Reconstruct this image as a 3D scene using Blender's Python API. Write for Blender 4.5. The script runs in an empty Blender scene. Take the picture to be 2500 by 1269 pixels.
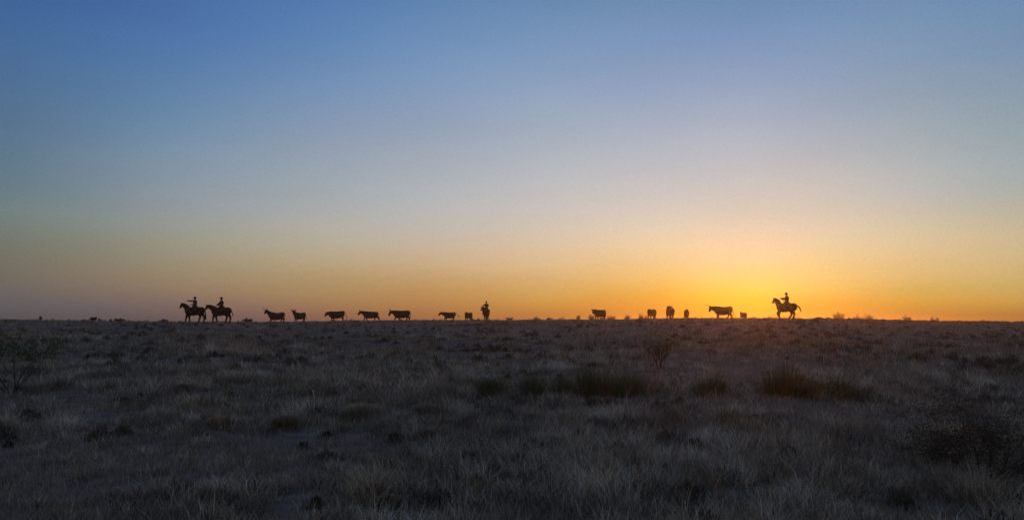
import bpy, bmesh, math, random
import numpy as np
from mathutils import Vector, Matrix

sc = bpy.context.scene
COL = sc.collection
rnd = random.Random(11)
R = math.radians

# ------------------------------------------------------------------ camera
F = 1875.0                     # focal length in pixels of the 2500 px wide photograph
HZ = 789.0                     # row of the eye-level horizon
EYE = 1.65
PITCH = math.atan((HZ - 634.5) / F)
cam = bpy.data.cameras.new("camera")
cam.lens = 27.0
cam.sensor_width = 36.0
cam.clip_start = 0.1
cam.clip_end = 8000
camo = bpy.data.objects.new("camera", cam)
camo.location = (0, 0, EYE)
camo.rotation_euler = (math.pi / 2 + PITCH, 0, 0)
COL.objects.link(camo)
sc.camera = camo

# ------------------------------------------------------------------ sky (afterglow measured by azimuth and elevation)
SUN_AZ = math.atan2(1840 - 1250, F)
def lin(c):
    c = np.asarray(c, float) / 255.0
    return np.where(c <= 0.04045, c / 12.92, ((c + 0.055) / 1.055) ** 2.4)

ROWS = [0, 130, 260, 390, 500, 560, 600, 640, 680, 715, 750, 780]
SKY = {
    34: [(57,90,143),(66,103,155),(78,112,152),(92,118,144),(104,126,138),(116,130,130),(118,125,116),(120,118,106),(118,110,98),(112,104,97),(99,95,98),(88,86,93)],
    385: [(68,105,160),(78,115,168),(95,130,168),(118,142,165),(140,150,160),(146,151,148),(150,148,134),(151,142,122),(149,132,108),(141,119,101),(121,103,99),(99,90,94)],
    785: [(84,122,175),(100,136,180),(125,148,180),(150,162,177),(164,170,172),(178,173,164),(182,171,151),(183,164,132),(178,150,110),(170,139,96),(158,118,86),(134,97,85)],
    1055: [(98,134,178),(118,148,187),(140,158,186),(165,172,184),(182,182,182),(193,183,172),(199,180,156),(203,173,137),(197,159,110),(191,145,90),(180,127,76),(157,105,68)],
    1405: [(108,140,178),(130,155,190),(155,169,190),(180,184,191),(204,195,189),(218,199,179),(224,197,163),(226,191,144),(224,179,116),(218,168,88),(207,145,64),(172,111,53)],
    1540: [(109,141,177),(131,154,190),(157,169,191),(184,185,192),(210,199,190),(226,205,181),(234,206,164),(237,197,141),(236,187,110),(229,168,75),(221,146,56),(192,122,43)],
    1850: [(105,138,175),(130,152,189),(159,170,192),(188,187,194),(212,199,187),(232,206,180),(246,210,170),(253,214,155),(255,215,126),(255,210,84),(246,188,44),(216,147,24)],
    2010: [(104,137,175),(128,152,187),(152,165,188),(181,181,189),(208,196,183),(224,202,177),(234,206,167),(243,206,148),(248,203,126),(246,191,97),(233,163,54),(199,133,39)],
    2165: [(103,136,175),(125,150,182),(145,160,181),(172,177,182),(198,190,184),(214,197,173),(224,200,162),(230,197,145),(231,191,124),(221,177,91),(213,154,60),(182,122,46)],
    2465: [(97,131,168),(112,143,178),(132,152,175),(152,165,172),(170,175,172),(190,181,160),(203,184,151),(210,184,140),(212,180,122),(204,171,100),(201,150,72),(159,110,51)],
}
ELS = [math.degrees(math.atan((HZ - y) / F)) for y in ROWS]     # elevation of each row (deg)
ELS9 = [math.degrees(math.atan((HZ - y) / F)) for y in (0, 130, 260, 390, 500, 600, 680, 740, 780)]
EL_GRID = np.array([0.0, 0.25, 0.7, 1.4, 2.2, 3.2, 4.3, 5.6, 7.0, 8.6, 10.4, 12.4, 14.6, 17.2, 20.2, 23.6, 32.0, 48.0, 66.0, 90.0])
ZEN = np.array([74, 92, 124.])
def catmull(xs, ys, q):
    xs = np.asarray(xs, float); ys = np.asarray(ys, float)
    m = np.gradient(ys, xs, axis=0)
    i = np.clip(np.searchsorted(xs, q) - 1, 0, len(xs) - 2)
    h = xs[i + 1] - xs[i]; t = (q - xs[i]) / h
    return ((2*t**3 - 3*t**2 + 1) * ys[i] + (t**3 - 2*t**2 + t) * h * m[i]
            + (-2*t**3 + 3*t**2) * ys[i + 1] + (t**3 - t**2) * h * m[i + 1])
def column(cols):
    """colours (sRGB) on EL_GRID from row samples low to high"""
    els = (ELS if len(cols) == len(ROWS) else ELS9)[::-1]; c = [np.array(v, float) for v in cols[::-1]]
    els = els + [34.0, 55.0, 90.0]
    top = c[-1]
    c = c + [top * .82 + ZEN * .18 - 4, top * .35 + ZEN * .65, ZEN]
    out = []
    for e in EL_GRID:
        if e <= els[0]: out.append(c[0] - (c[1] - c[0]) * (els[0] - e) / (els[1] - els[0]) * .5)
        else: out.append(catmull(els, c, e))
    return np.clip(np.array(out), 4, 400)
azs, tabs = [], []
for px, cols in sorted(SKY.items()):
    azs.append(math.degrees(math.atan((px - 1250) / F))); tabs.append(column(cols))
back_h = [(92,104,122),(104,110,124),(118,116,124),(132,122,122),(138,126,122),(132,124,120),(114,112,114),(96,100,106),(84,92,100)]
side_h = [(70,94,138),(80,102,144),(90,108,144),(100,112,138),(112,116,132),(118,116,118),(112,104,106),(100,94,98),(90,86,92)]
bt, st = column(back_h), column(side_h)
azs = [-180, -110, -62] + azs + [60, 110, 180]
tabs = [bt, bt * .6 + st * .4, st] + tabs + [st * .6 + tabs[-1] * .4, bt * .6 + st * .4, bt]
tabs = np.array(tabs)
AZ_GRID = [-180, -120, -75, -50, -40, -33.5, -29, -24.5, -20, -15.5, -11, -6.5, -2, 2.5, 7, 11, 14.5, 17.8, 21, 24.5, 28, 32, 37, 45, 60, 80, 120, 180]
cols_t = [np.clip(catmull(azs, tabs, a), 3, 400) for a in AZ_GRID]

world = bpy.data.worlds.new("World")
sc.world = world
world.use_nodes = True
nt = world.node_tree
for n in list(nt.nodes): nt.nodes.remove(n)
def N(t, typ, **k):
    n = t.nodes.new(typ)
    for a, b in k.items(): setattr(n, a, b)
    return n
tc = N(nt, "ShaderNodeTexCoord"); sep = N(nt, "ShaderNodeSeparateXYZ")
nt.links.new(tc.outputs["Generated"], sep.inputs[0])
def M(op, a, b=None, tree=nt, clamp=False):
    n = N(tree, "ShaderNodeMath", operation=op); n.use_clamp = clamp
    for i, v in enumerate((a, b)):
        if v is None: continue
        if isinstance(v, (int, float)): n.inputs[i].default_value = v
        else: tree.links.new(v, n.inputs[i])
    return n.outputs[0]
el = M("MULTIPLY", M("ARCSINE", sep.outputs[2]), 2 / math.pi, clamp=True)
elf = M("POWER", el, 0.5)
az = M("MULTIPLY", M("ARCTAN2", sep.outputs[0], sep.outputs[1]), 180 / math.pi)
prev = None
for a, tab in zip(AZ_GRID, cols_t):
    r = N(nt, "ShaderNodeValToRGB"); cr = r.color_ramp; cr.interpolation = "CARDINAL" if False else "LINEAR"
    L = lin(tab)
    for k, e in enumerate(EL_GRID):
        p = (e / 90.0) ** 0.5
        if k == 0: s = cr.elements[0]; s.position = 0
        elif k == len(EL_GRID) - 1: s = cr.elements[-1]; s.position = 1
        else: s = cr.elements.new(p)
        s.color = (*L[k], 1)
    nt.links.new(elf, r.inputs[0])
    if prev is None: prev = r.outputs[0]; pa = a; continue
    mr = N(nt, "ShaderNodeMapRange"); mr.clamp = True
    mr.inputs[1].default_value = pa; mr.inputs[2].default_value = a
    nt.links.new(az, mr.inputs[0])
    mx = N(nt, "ShaderNodeMix", data_type="RGBA")
    nt.links.new(mr.outputs[0], mx.inputs[0]); nt.links.new(prev, mx.inputs[6]); nt.links.new(r.outputs[0], mx.inputs[7])
    prev = mx.outputs[2]; pa = a
bg = N(nt, "ShaderNodeBackground"); bg.inputs[1].default_value = 1.0
wo = N(nt, "ShaderNodeOutputWorld")
# grainy noise put into sky colour: faint level streaks and a fine mottle
mpg = N(nt, "ShaderNodeMapping"); mpg.inputs["Scale"].default_value = (1.0, 1.0, 6.0); nt.links.new(tc.outputs["Generated"], mpg.inputs[0])
ns1 = N(nt, "ShaderNodeTexNoise"); ns1.inputs["Scale"].default_value = 3.2; ns1.inputs["Detail"].default_value = 5; nt.links.new(mpg.outputs[0], ns1.inputs["Vector"])
ns2 = N(nt, "ShaderNodeTexNoise"); ns2.inputs["Scale"].default_value = 420; ns2.inputs["Detail"].default_value = 2; nt.links.new(tc.outputs["Generated"], ns2.inputs["Vector"])
k1 = M("MULTIPLY_ADD", ns1.outputs[0], 0.10); k1.node.inputs[2].default_value = 0.95
k2 = M("MULTIPLY_ADD", ns2.outputs[0], 0.16); k2.node.inputs[2].default_value = 0.92
vm = N(nt, "ShaderNodeVectorMath", operation="SCALE"); nt.links.new(prev, vm.inputs[0]); nt.links.new(M("MULTIPLY", k1, k2), vm.inputs["Scale"])
prev = vm.outputs[0]
nt.links.new(prev, bg.inputs[0]); nt.links.new(bg.outputs[0], wo.inputs[0])

# ------------------------------------------------------------------ the setting sun, just clear of the rise
SUN_EL = 1.3
sun = bpy.data.lights.new("sun", "SUN")
sun.energy = 0.72; sun.angle = R(3.0); sun.color = (1.0, 0.42, 0.12)
suno = bpy.data.objects.new("sun", sun)
d = Vector((math.sin(SUN_AZ) * math.cos(R(SUN_EL)), math.cos(SUN_AZ) * math.cos(R(SUN_EL)), math.sin(R(SUN_EL))))
suno.rotation_euler = d.to_track_quat("Z", "Y").to_euler()
suno.location = d * 60 + Vector((0, 0, 5))
COL.objects.link(suno)

sc.view_settings.view_transform = "Standard"
sc.view_settings.look = "None"
sc.view_settings.exposure = 0.0
sc.view_settings.gamma = 1.0
sc.render.dither_intensity = 2.0
sc.cycles.use_denoising = True
sc.cycles.denoiser = "OPENIMAGEDENOISE"
sc.cycles.denoising_prefilter = "ACCURATE"
sc.cycles.max_bounces = 5
sc.cycles.diffuse_bounces = 2
sc.cycles.transmission_bounces = 2
sc.cycles.volume_bounces = 0
sc.cycles.caustics_reflective = False
sc.cycles.caustics_refractive = False
sc.cycles.sample_clamp_indirect = 3.0
sc.cycles.sample_clamp_direct = 0.0

# ------------------------------------------------------------------ helpers
def tag(o, label=None, cat=None, group=None, kind=None):
    if label: o["label"] = label
    if cat: o["category"] = cat
    if group: o["group"] = group
    if kind: o["kind"] = kind
    return o
def empty(name, loc, rz=0.0, scale=1.0):
    o = bpy.data.objects.new(name, None)
    o.location = loc; o.rotation_euler = (0, 0, rz); o.scale = (scale,) * 3
    o.empty_display_size = 0.3
    COL.objects.link(o); return o
def link(name, me, mat=None, parent=None):
    o = bpy.data.objects.new(name, me); COL.objects.link(o)
    if mat is not None: me.materials.clear(); me.materials.append(mat)
    if parent is not None: o.parent = parent
    return o
def np_mesh(name, V, loops, starts, totals, colors=None):
    me = bpy.data.meshes.new(name)
    V = np.ascontiguousarray(V, np.float32)
    me.vertices.add(len(V)); me.vertices.foreach_set("co", V.ravel())
    me.loops.add(len(loops)); me.loops.foreach_set("vertex_index", np.asarray(loops, np.int32))
    me.polygons.add(len(starts)); me.polygons.foreach_set("loop_start", np.asarray(starts, np.int32))
    try: me.polygons.foreach_set("loop_total", np.asarray(totals, np.int32))
    except Exception: pass
    if colors is not None:
        a = me.color_attributes.new("tint", "FLOAT_COLOR", "POINT")
        c = np.ones((len(V), 4), np.float32); c[:, :3] = colors
        a.data.foreach_set("color", c.ravel())
    me.update(calc_edges=True)
    me.validate()
    return me

def principled(name, rough=0.9, spec=0.2):
    m = bpy.data.materials.new(name); m.use_nodes = True
    b = m.node_tree.nodes["Principled BSDF"]
    b.inputs["Roughness"].default_value = rough
    b.inputs["Specular IOR Level"].default_value = spec
    return m, m.node_tree, b
def mottled(name, c1, c2, scale=6.0, rough=0.9, bump=0.2, detail=6.0):
    m, t, b = principled(name, rough)
    tcn = N(t, "ShaderNodeTexCoord"); no = N(t, "ShaderNodeTexNoise")
    no.inputs["Scale"].default_value = scale; no.inputs["Detail"].default_value = detail
    t.links.new(tcn.outputs["Object"], no.inputs["Vector"])
    r = N(t, "ShaderNodeValToRGB")
    r.color_ramp.elements[0].position = .35; r.color_ramp.elements[1].position = .68
    r.color_ramp.elements[0].color = (*c1, 1); r.color_ramp.elements[1].color = (*c2, 1)
    t.links.new(no.outputs["Fac"], r.inputs[0]); t.links.new(r.outputs[0], b.inputs["Base Color"])
    bp = N(t, "ShaderNodeBump"); bp.inputs["Strength"].default_value = bump; bp.inputs["Distance"].default_value = .02
    t.links.new(no.outputs["Fac"], bp.inputs["Height"]); t.links.new(bp.outputs[0], b.inputs["Normal"])
    return m
def leafy(name, trans=0.35, rough=.5, spec=.5):
    """thin blades or leaves: their own tint, a waxy sheen at grazing angles, some light passing through"""
    m = bpy.data.materials.new(name); m.use_nodes = True; t = m.node_tree
    for n in list(t.nodes): t.nodes.remove(n)
    out = N(t, "ShaderNodeOutputMaterial")
    a = N(t, "ShaderNodeAttribute", attribute_name="tint")
    df = N(t, "ShaderNodeBsdfPrincipled"); tr = N(t, "ShaderNodeBsdfTranslucent"); mx = N(t, "ShaderNodeMixShader")
    df.inputs["Roughness"].default_value = rough; df.inputs["Specular IOR Level"].default_value = spec
    mx.inputs[0].default_value = trans
    t.links.new(a.outputs["Color"], df.inputs[0]); t.links.new(a.outputs["Color"], tr.inputs[0])
    t.links.new(df.outputs[0], mx.inputs[1]); t.links.new(tr.outputs[0], mx.inputs[2]); t.links.new(mx.outputs[0], out.inputs[0])
    return m

# value noise on a lattice
class VNoise:
    def __init__(self, seed):
        self.t = np.random.RandomState(seed).rand(256, 256)
    def __call__(self, x, y):
        x = np.asarray(x, float); y = np.asarray(y, float)
        xi = np.floor(x).astype(int); yi = np.floor(y).astype(int)
        fx = x - xi; fy = y - yi
        fx = fx * fx * (3 - 2 * fx); fy = fy * fy * (3 - 2 * fy)
        t = self.t
        a = t[xi % 256, yi % 256]; b = t[(xi + 1) % 256, yi % 256]
        c = t[xi % 256, (yi + 1) % 256]; d_ = t[(xi + 1) % 256, (yi + 1) % 256]
        return (a * (1 - fx) + b * fx) * (1 - fy) + (c * (1 - fx) + d_ * fx) * fy
    def fbm(self, x, y, o=3):
        s, a, tot = 0, 1.0, 0
        for k in range(o):
            s = s + a * self(x * 2 ** k + 17 * k, y * 2 ** k - 9 * k); tot += a; a *= .5
        return s / tot
n1, n2, n3, n4 = VNoise(1), VNoise(2), VNoise(3), VNoise(4)

# ------------------------------------------------------------------ terrain: a long gentle rise with its crest 75-130 m off, plain beyond
CX = [-400, 0, 100, 200, 300, 400, 500, 630, 700, 800, 860, 1000, 1100, 1200, 1300, 1450, 1530, 1600, 1700, 1850, 1950, 2050, 2130, 2200, 2300, 2400, 2500, 2900]
CY = [778, 779.5, 781.5, 783, 784.6, 786.2, 786.8, 786.6, 785.6, 784, 783, 782, 781.8, 781.8, 781.2, 779.8, 779, 777.8, 776.8, 776.8, 777.8, 779.6, 781.8, 783.8, 785.4, 786, 786.8, 787.5]
DX = [-400, 0, 300, 430, 500, 560, 640, 900, 1100, 1190, 1300, 1460, 1620, 1760, 1850, 1915, 1990, 2100, 2500, 2900]
DY = [110, 105, 95, 78, 74, 79, 100, 104, 106, 100, 103, 105, 100, 96, 84, 72, 84, 105, 130, 130]
def px_of_u(u): return 1250 + F / math.cos(PITCH) * u
def crest(azr):
    u = np.tan(np.clip(azr, -0.72, 0.72))
    px = px_of_u(u)
    s = (HZ - np.interp(px, CX, CY)) / F
    y0 = sum(np.interp(px + k * 22, DX, DY) for k in (-2, -1, 0, 1, 2)) / 5
    return s, y0
def height(X, Y, bumps=True):
    X = np.asarray(X, float); Y = np.asarray(Y, float)
    r = np.hypot(X, Y); a = np.arctan2(X, Y)
    s, y0 = crest(a)
    yy = r * np.cos(np.clip(np.abs(a), 0, 0.72))
    t = np.clip(1 - yy / y0, 0, 1)
    dlt = EYE * t ** 1.22
    near = EYE + s * yy - dlt
    over = np.clip(yy - y0, 0, None)
    top = EYE + s * y0
    far_z = EYE - 1.0
    k = 1 - np.exp(-(over / 55.0) ** 2)
    beyond = top * (1 - k) + far_z * k + s * np.clip(over, 0, 6) * np.exp(-over / 30)
    h = np.where(yy <= y0, near, beyond)
    # behind the camera the land lies flat
    w = np.clip((np.abs(a) - 1.4) / 1.2, 0, 1)
    h = h * (1 - w * .6)
    if bumps:
        amp = np.clip(t * 1.3, 0.12, 1) * np.clip(over * -.02 + 1, 0, 1)
        h = h + amp * (.09 * (n1(X / 3.1, Y / 3.1) - .5) + .05 * (n2(X / .9, Y / .9) - .5) + .16 * t * (n3(X / 9, Y / 9) - .5))
    return h
def hz(x, y): return float(height(x, y))
def ground_at(px, py):
    """where the sight line through a photograph pixel meets the ground"""
    dx = (px - 1250) / F; dz = -(py - 634.5) / F
    v = Vector((dx, math.cos(PITCH) - dz * math.sin(PITCH), math.sin(PITCH) + dz * math.cos(PITCH)))
    lo = 3.0
    y = np.linspace(3, 140, 2800)
    X = y * v.x / v.y; Z = EYE + y * v.z / v.y
    g = height(X, y, False)
    i = np.argmax(Z <= g + 1e-4)
    if Z[i] > g[i] + 1e-4: i = len(y) - 1
    return float(X[i]), float(y[i])
def xy_at(px, Y): return (Y * (px - 1250) / F * math.cos(PITCH), Y)

ring = np.concatenate([[0.0, 1.5, 3, 4.5], np.linspace(6, 30, 97), np.linspace(30.4, 150, 200), np.geomspace(153, 640, 40)])
azg = np.unique(np.concatenate([np.linspace(-math.pi, -.80, 40), np.linspace(-.80, .80, 600), np.linspace(.80, math.pi, 40)]))
azg = azg[:-1]
RR, AA = np.meshgrid(ring, azg, indexing="ij")
XX = RR * np.sin(AA); YY = RR * np.cos(AA)
ZZ = height(XX, YY)
ZZ[0, :] = ZZ[0, 0]
nr, na = RR.shape
idx = np.arange(nr * na).reshape(nr, na)
q = np.stack([idx[:-1, :], np.roll(idx, -1, 1)[:-1, :], np.roll(idx, -1, 1)[1:, :], idx[1:, :]], -1).reshape(-1, 4)
me = np_mesh("ground", np.stack([XX, YY, ZZ], -1).reshape(-1, 3), q.ravel()[::-1], np.arange(len(q)) * 4, np.full(len(q), 4))
for p in me.polygons: p.use_smooth = True
m_ground, t, b = principled("prairie_soil", .95, .1)
tcn = N(t, "ShaderNodeTexCoord")
def noise(tree, scale, det=5.0):
    n = N(tree, "ShaderNodeTexNoise"); n.inputs["Scale"].default_value = scale; n.inputs["Detail"].default_value = det
    tree.links.new(tcn.outputs["Object"], n.inputs["Vector"]); return n
na_, nb_, nc_ = noise(t, .35), noise(t, 3.2, 8), noise(t, 26, 6)
r1 = N(t, "ShaderNodeValToRGB")
r1.color_ramp.elements[0].position = .35; r1.color_ramp.elements[1].position = .65
r1.color_ramp.elements[0].color = (.115, .090, .068, 1); r1.color_ramp.elements[1].color = (.235, .200, .170, 1)
t.links.new(nb_.outputs[0], r1.inputs[0])
mx = N(t, "ShaderNodeMix", data_type="RGBA", blend_type="MULTIPLY"); mx.inputs[0].default_value = .7
r2 = N(t, "ShaderNodeValToRGB"); r2.color_ramp.elements[0].position = .3; r2.color_ramp.elements[1].position = .7
r2.color_ramp.elements[0].color = (.55, .5, .48, 1); r2.color_ramp.elements[1].color = (1, 1, 1, 1)
t.links.new(nc_.outputs[0], r2.inputs[0])
t.links.new(r1.outputs[0], mx.inputs[6]); t.links.new(r2.outputs[0], mx.inputs[7]); t.links.new(mx.outputs[2], b.inputs["Base Color"])
bp = N(t, "ShaderNodeBump"); bp.inputs["Strength"].default_value = .8; bp.inputs["Distance"].default_value = .04
t.links.new(nb_.outputs[0], bp.inputs["Height"]); t.links.new(bp.outputs[0], b.inputs["Normal"])
tag(link("ground", me, m_ground), kind="structure")

# ------------------------------------------------------------------ grass (stuff): numpy blades gathered in tufts
rs = np.random.RandomState(5)
BARE = []                                      # pale trampled soil patches: x, y, rx, ry
for px, py, rx, ry in [(735, 1062, 0.81, 0.72), (860, 1240, 1.10, 0.65), (990, 1252, 0.72, 0.45), (2300, 1258, 0.78, 0.39), (2430, 985, 1.56, 1.04), (1750, 1207, 0.78, 0.39), (1800, 1240, 0.72, 0.33),
                       (2250, 1232, 0.52, 0.26), (205, 1020, 0.91, 0.78), (280, 1190, 0.59, 0.39), (510, 1180, 0.45, 0.39), (885, 1142, 0.52, 0.33), (15, 925, 1.30, 1.17)]:
    x, y = ground_at(px, py); BARE.append((x, y, rx, ry))
def bare_mask(X, Y):
    m = np.zeros_like(X)
    for x, y, rx, ry in BARE:
        q_ = ((X - x) / rx) ** 2 + ((Y - y) / ry) ** 2 + 1.2 * (n4(X * 2.2, Y * 2.2) - .5)
        m = np.maximum(m, np.clip(1.25 - q_, 0, 1))
    return m

def blades(P, H, W, lean, ang, tint, seg2=True, curve=.5):
    """P base points (n,3); returns verts, loops, starts, totals, colours.  Each blade: tapering strip bent outwards."""
    n = len(P)
    face = rs.rand(n) * math.pi * 2
    wx = np.cos(face) * W * .5; wy = np.sin(face) * W * .5
    lx = np.cos(ang) * lean * H; ly = np.sin(ang) * lean * H
    hz_ = H * np.sqrt(np.clip(1 - lean ** 2 * .7, .15, 1))
    if seg2:
        V = np.zeros((n, 5, 3))
        mid = np.stack([P[:, 0] + lx * .32, P[:, 1] + ly * .32, P[:, 2] + hz_ * .58], -1)
        tip = np.stack([P[:, 0] + lx, P[:, 1] + ly, P[:, 2] + hz_], -1)
        o = np.stack([wx, wy, np.zeros(n)], -1)
        V[:, 0] = P - o; V[:, 1] = P + o; V[:, 2] = mid + o * .8; V[:, 3] = mid - o * .8; V[:, 4] = tip
        f = np.arange(n)[:, None] * 5
        loops = np.concatenate([f + [0, 1, 2, 3], f + [3, 2, 4]], 1).ravel()
        starts = (np.arange(n)[:, None] * 7 + [0, 4]).ravel(); totals = np.tile([4, 3], n)
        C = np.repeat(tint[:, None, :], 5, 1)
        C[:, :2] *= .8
        return V.reshape(-1, 3), loops, starts, totals, C.reshape(-1, 3)
    V = np.zeros((n, 3, 3)); o = np.stack([wx, wy, np.zeros(n)], -1)
    V[:, 0] = P - o; V[:, 1] = P + o; V[:, 2] = np.stack([P[:, 0] + lx, P[:, 1] + ly, P[:, 2] + hz_], -1)
    return V.reshape(-1, 3), np.arange(n * 3), np.arange(n) * 3, np.full(n, 3), np.repeat(tint, 3, 0)
def join(parts):
    Vs, Ls, Ss, Ts, Cs = [], [], [], [], []; vo = lo = 0
    for V, l, s, t_, c in parts:
        Vs.append(V); Ls.append(l + vo); Ss.append(s + lo); Ts.append(t_); Cs.append(c); vo += len(V); lo += len(l)
    return np.concatenate(Vs), np.concatenate(Ls), np.concatenate(Ss), np.concatenate(Ts), np.concatenate(Cs)

STRAW = np.array([[.45, .365, .25], [.37, .295, .19], [.51, .435, .32], [.29, .215, .13], [.41, .345, .26]])
def tufts(n, y_lo, y_hi, per, hgt, wid, rad, seg2, pow_=1.0, keep=1.0, dry=1.0, sides=None):
    """n bunchgrass tufts over the wedge in front of the camera: blades spray out of one crown into a low dome"""
    tt = rs.rand(n)
    Y = (y_lo ** (1 - pow_) + tt * (y_hi ** (1 - pow_) - y_lo ** (1 - pow_))) ** (1 / (1 - pow_)) if pow_ != 1 else y_lo * (y_hi / y_lo) ** tt
    u = rs.uniform(-.86, .86, n) if sides is None else rs.uniform(*sides, n) * rs.choice([-1, 1], n)
    X = Y * u
    patch = n1.fbm(X / 1.9 + 40, Y / 2.2 + 40, 3)
    big = n2.fbm(X / 8 + 11, Y / 6 + 5, 2)
    keepp = np.clip((patch - .34) * 5.0, .12, 1) * (1 - bare_mask(X, Y) * .98)
    k = rs.rand(n) < keepp * keep
    X, Y, patch, big = X[k], Y[k], patch[k], big[k]
    n = len(X)
    size = (.45 + 1.1 * rs.rand(n) ** 2.5) * (.6 + .8 * patch)
    tall = rs.uniform(.65, 1.3, n)
    cnt = np.maximum(4, (per * size ** 1.4 * rs.uniform(.7, 1.3, n))).astype(int)
    I = np.repeat(np.arange(n), cnt); nb = len(I)
    a = rs.rand(nb) * 2 * math.pi; k_ = np.sqrt(rs.rand(nb))
    rr = rad * size[I] * k_ * .8
    bx = X[I] + np.cos(a) * rr; by = Y[I] + np.sin(a) * rr
    lift = hgt * .30 * size[I] * tall[I] * rs.rand(nb) * (1 - k_)      # broken stems caught in the crown
    bz = height(bx, by) - .01 + lift
    lean = np.clip(k_ * .5 + rs.uniform(.05, .75, nb), .05, .98)
    ang = np.where(rs.rand(nb) < .55, a + rs.normal(0, .7, nb), rs.rand(nb) * 2 * math.pi)
    H = hgt * size[I] * tall[I] * rs.uniform(.4, 1.15, nb)
    stalk = rs.rand(nb) < .02
    H[stalk] *= 1.5; lean[stalk] *= .5
    W = wid * rs.uniform(.6, 1.4, nb)
    fine = n3.fbm(X / .8 + 3, Y / 1.1 + 8, 2)
    base = STRAW[rs.randint(0, len(STRAW), n)]
    base = base * dry * (.30 + 1.2 * rs.rand(n) ** 1.3)[:, None] * (.50 + .95 * big)[:, None] * (.55 + .95 * fine)[:, None]
    dark = rs.rand(n) < .17
    base[dark] = np.array([.10, .08, .055]) * (.5 + 1.0 * rs.rand(dark.sum()))[:, None]
    tint = base[I] * (.35 + 1.5 * rs.rand(nb) ** 1.6)[:, None]
    return blades(np.stack([bx, by, bz], -1), H, W, lean, ang, np.clip(tint, 0.01, .85), seg2)
parts = [  # dry only scales the tint: brighter near the camera, darker at the crest
    tufts(17000, 5.0, 13, 36, .135, .0044, .125, True, 1.3, dry=1.45),
    tufts(5000, 2.0, 30, 30, .15, .0065, .17, True, 1.0, sides=(.86, 3.2), dry=1.3),
    tufts(2500, 28, 110, 12, .18, .02, .3, False, .7, sides=(.86, 1.3)),
    tufts(1500, 1.5, 5.2, 30, .14, .0045, .13, True, 1.0, sides=(0, 3.0), dry=1.4),
    tufts(2600, 6.5, 26, 100, .20, .0044, .17, True, 1.0, dry=1.4),
    tufts(24000, 12, 30, 22, .170, .0075, .17, True, 1.0, dry=1.3),
    tufts(24000, 28, 70, 12, .19, .016, .24, False, 1.0, dry=1.0),
    tufts(17000, 65, 112, 10, .17, .026, .32, False, .5, dry=.82),
    tufts(2500, 108, 175, 8, .16, .035, .45, False, .5),
]
V, l, s, t_, c = join(parts)
NB = sum(len(p[2]) for p in parts)
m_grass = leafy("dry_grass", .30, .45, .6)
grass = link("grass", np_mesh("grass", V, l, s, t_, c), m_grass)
tag(grass, "dry straw coloured bunchgrass covering the whole rise", "grass", kind="stuff")
# loose litter of short broken stems between the tufts
n = 150000
Y = 5.2 * (45 / 5.2) ** rs.rand(n); X = Y * rs.uniform(-.86, .86, n)
k = rs.rand(n) < (1 - .60 * bare_mask(X, Y)); X, Y = X[k], Y[k]; n = len(X)
P = np.stack([X, Y, height(X, Y) + .004], -1)
tt = STRAW[rs.randint(0, 5, n)] * rs.uniform(.4, 1.2, n)[:, None]
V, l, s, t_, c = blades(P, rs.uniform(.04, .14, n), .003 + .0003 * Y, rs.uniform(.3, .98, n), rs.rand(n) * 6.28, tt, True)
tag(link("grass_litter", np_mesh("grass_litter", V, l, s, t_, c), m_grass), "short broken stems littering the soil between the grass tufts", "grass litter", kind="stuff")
# low dark weeds, uncountable, in drifts
def weeds(n, y_lo, y_hi, size, per, leaf):
    Y = y_lo * (y_hi / y_lo) ** rs.rand(n); X = Y * rs.uniform(-.86, .86, n)
    k = rs.rand(n) < np.clip((n3.fbm(X / 4 + 9, Y / 5 + 2, 2) - .42) * 6, .08, 1); X, Y = X[k], Y[k]; n = len(X)
    sz = size * rs.uniform(.4, 1.3, n)
    I = np.repeat(np.arange(n), per); nb = len(I)
    g = rs.normal(0, .55, (nb, 2)) * sz[I][:, None]; lob = rs.normal(0, .35, (n, 3, 2)); g = g + lob[I, rs.randint(0, 3, nb)] * sz[I][:, None]
    zz = rs.rand(nb) * 1.05 * sz[I] * np.exp(-(g ** 2).sum(1) / sz[I] ** 2)
    px_, py_ = X[I] + g[:, 0], Y[I] + g[:, 1]
    P = np.stack([px_, py_, height(px_, py_) + zz], -1)
    base = np.array([[.075, .070, .045], [.10, .075, .05], [.06, .062, .042]])[rs.randint(0, 3, n)]
    return blades(P, leaf * rs.uniform(.6, 1.8, nb), leaf * .22 * np.ones(nb), rs.uniform(.1, .9, nb), rs.rand(nb) * 6.28, base[I] * rs.uniform(.5, 1.6, nb)[:, None], True)
V, l, s, t_, c = join([weeds(420, 5.5, 22, .12, 190, .05), weeds(900, 20, 70, .19, 90, .09), weeds(420, 60, 108, .26, 40, .13)])
m_leaf = leafy("dark_leaf", .2, .5, .3)
tag(link("low_weeds", np_mesh("low_weeds", V, l, s, t_, c), m_leaf), "low dark weeds scattered in drifts through the dry grass", "weeds", kind="stuff")

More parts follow.
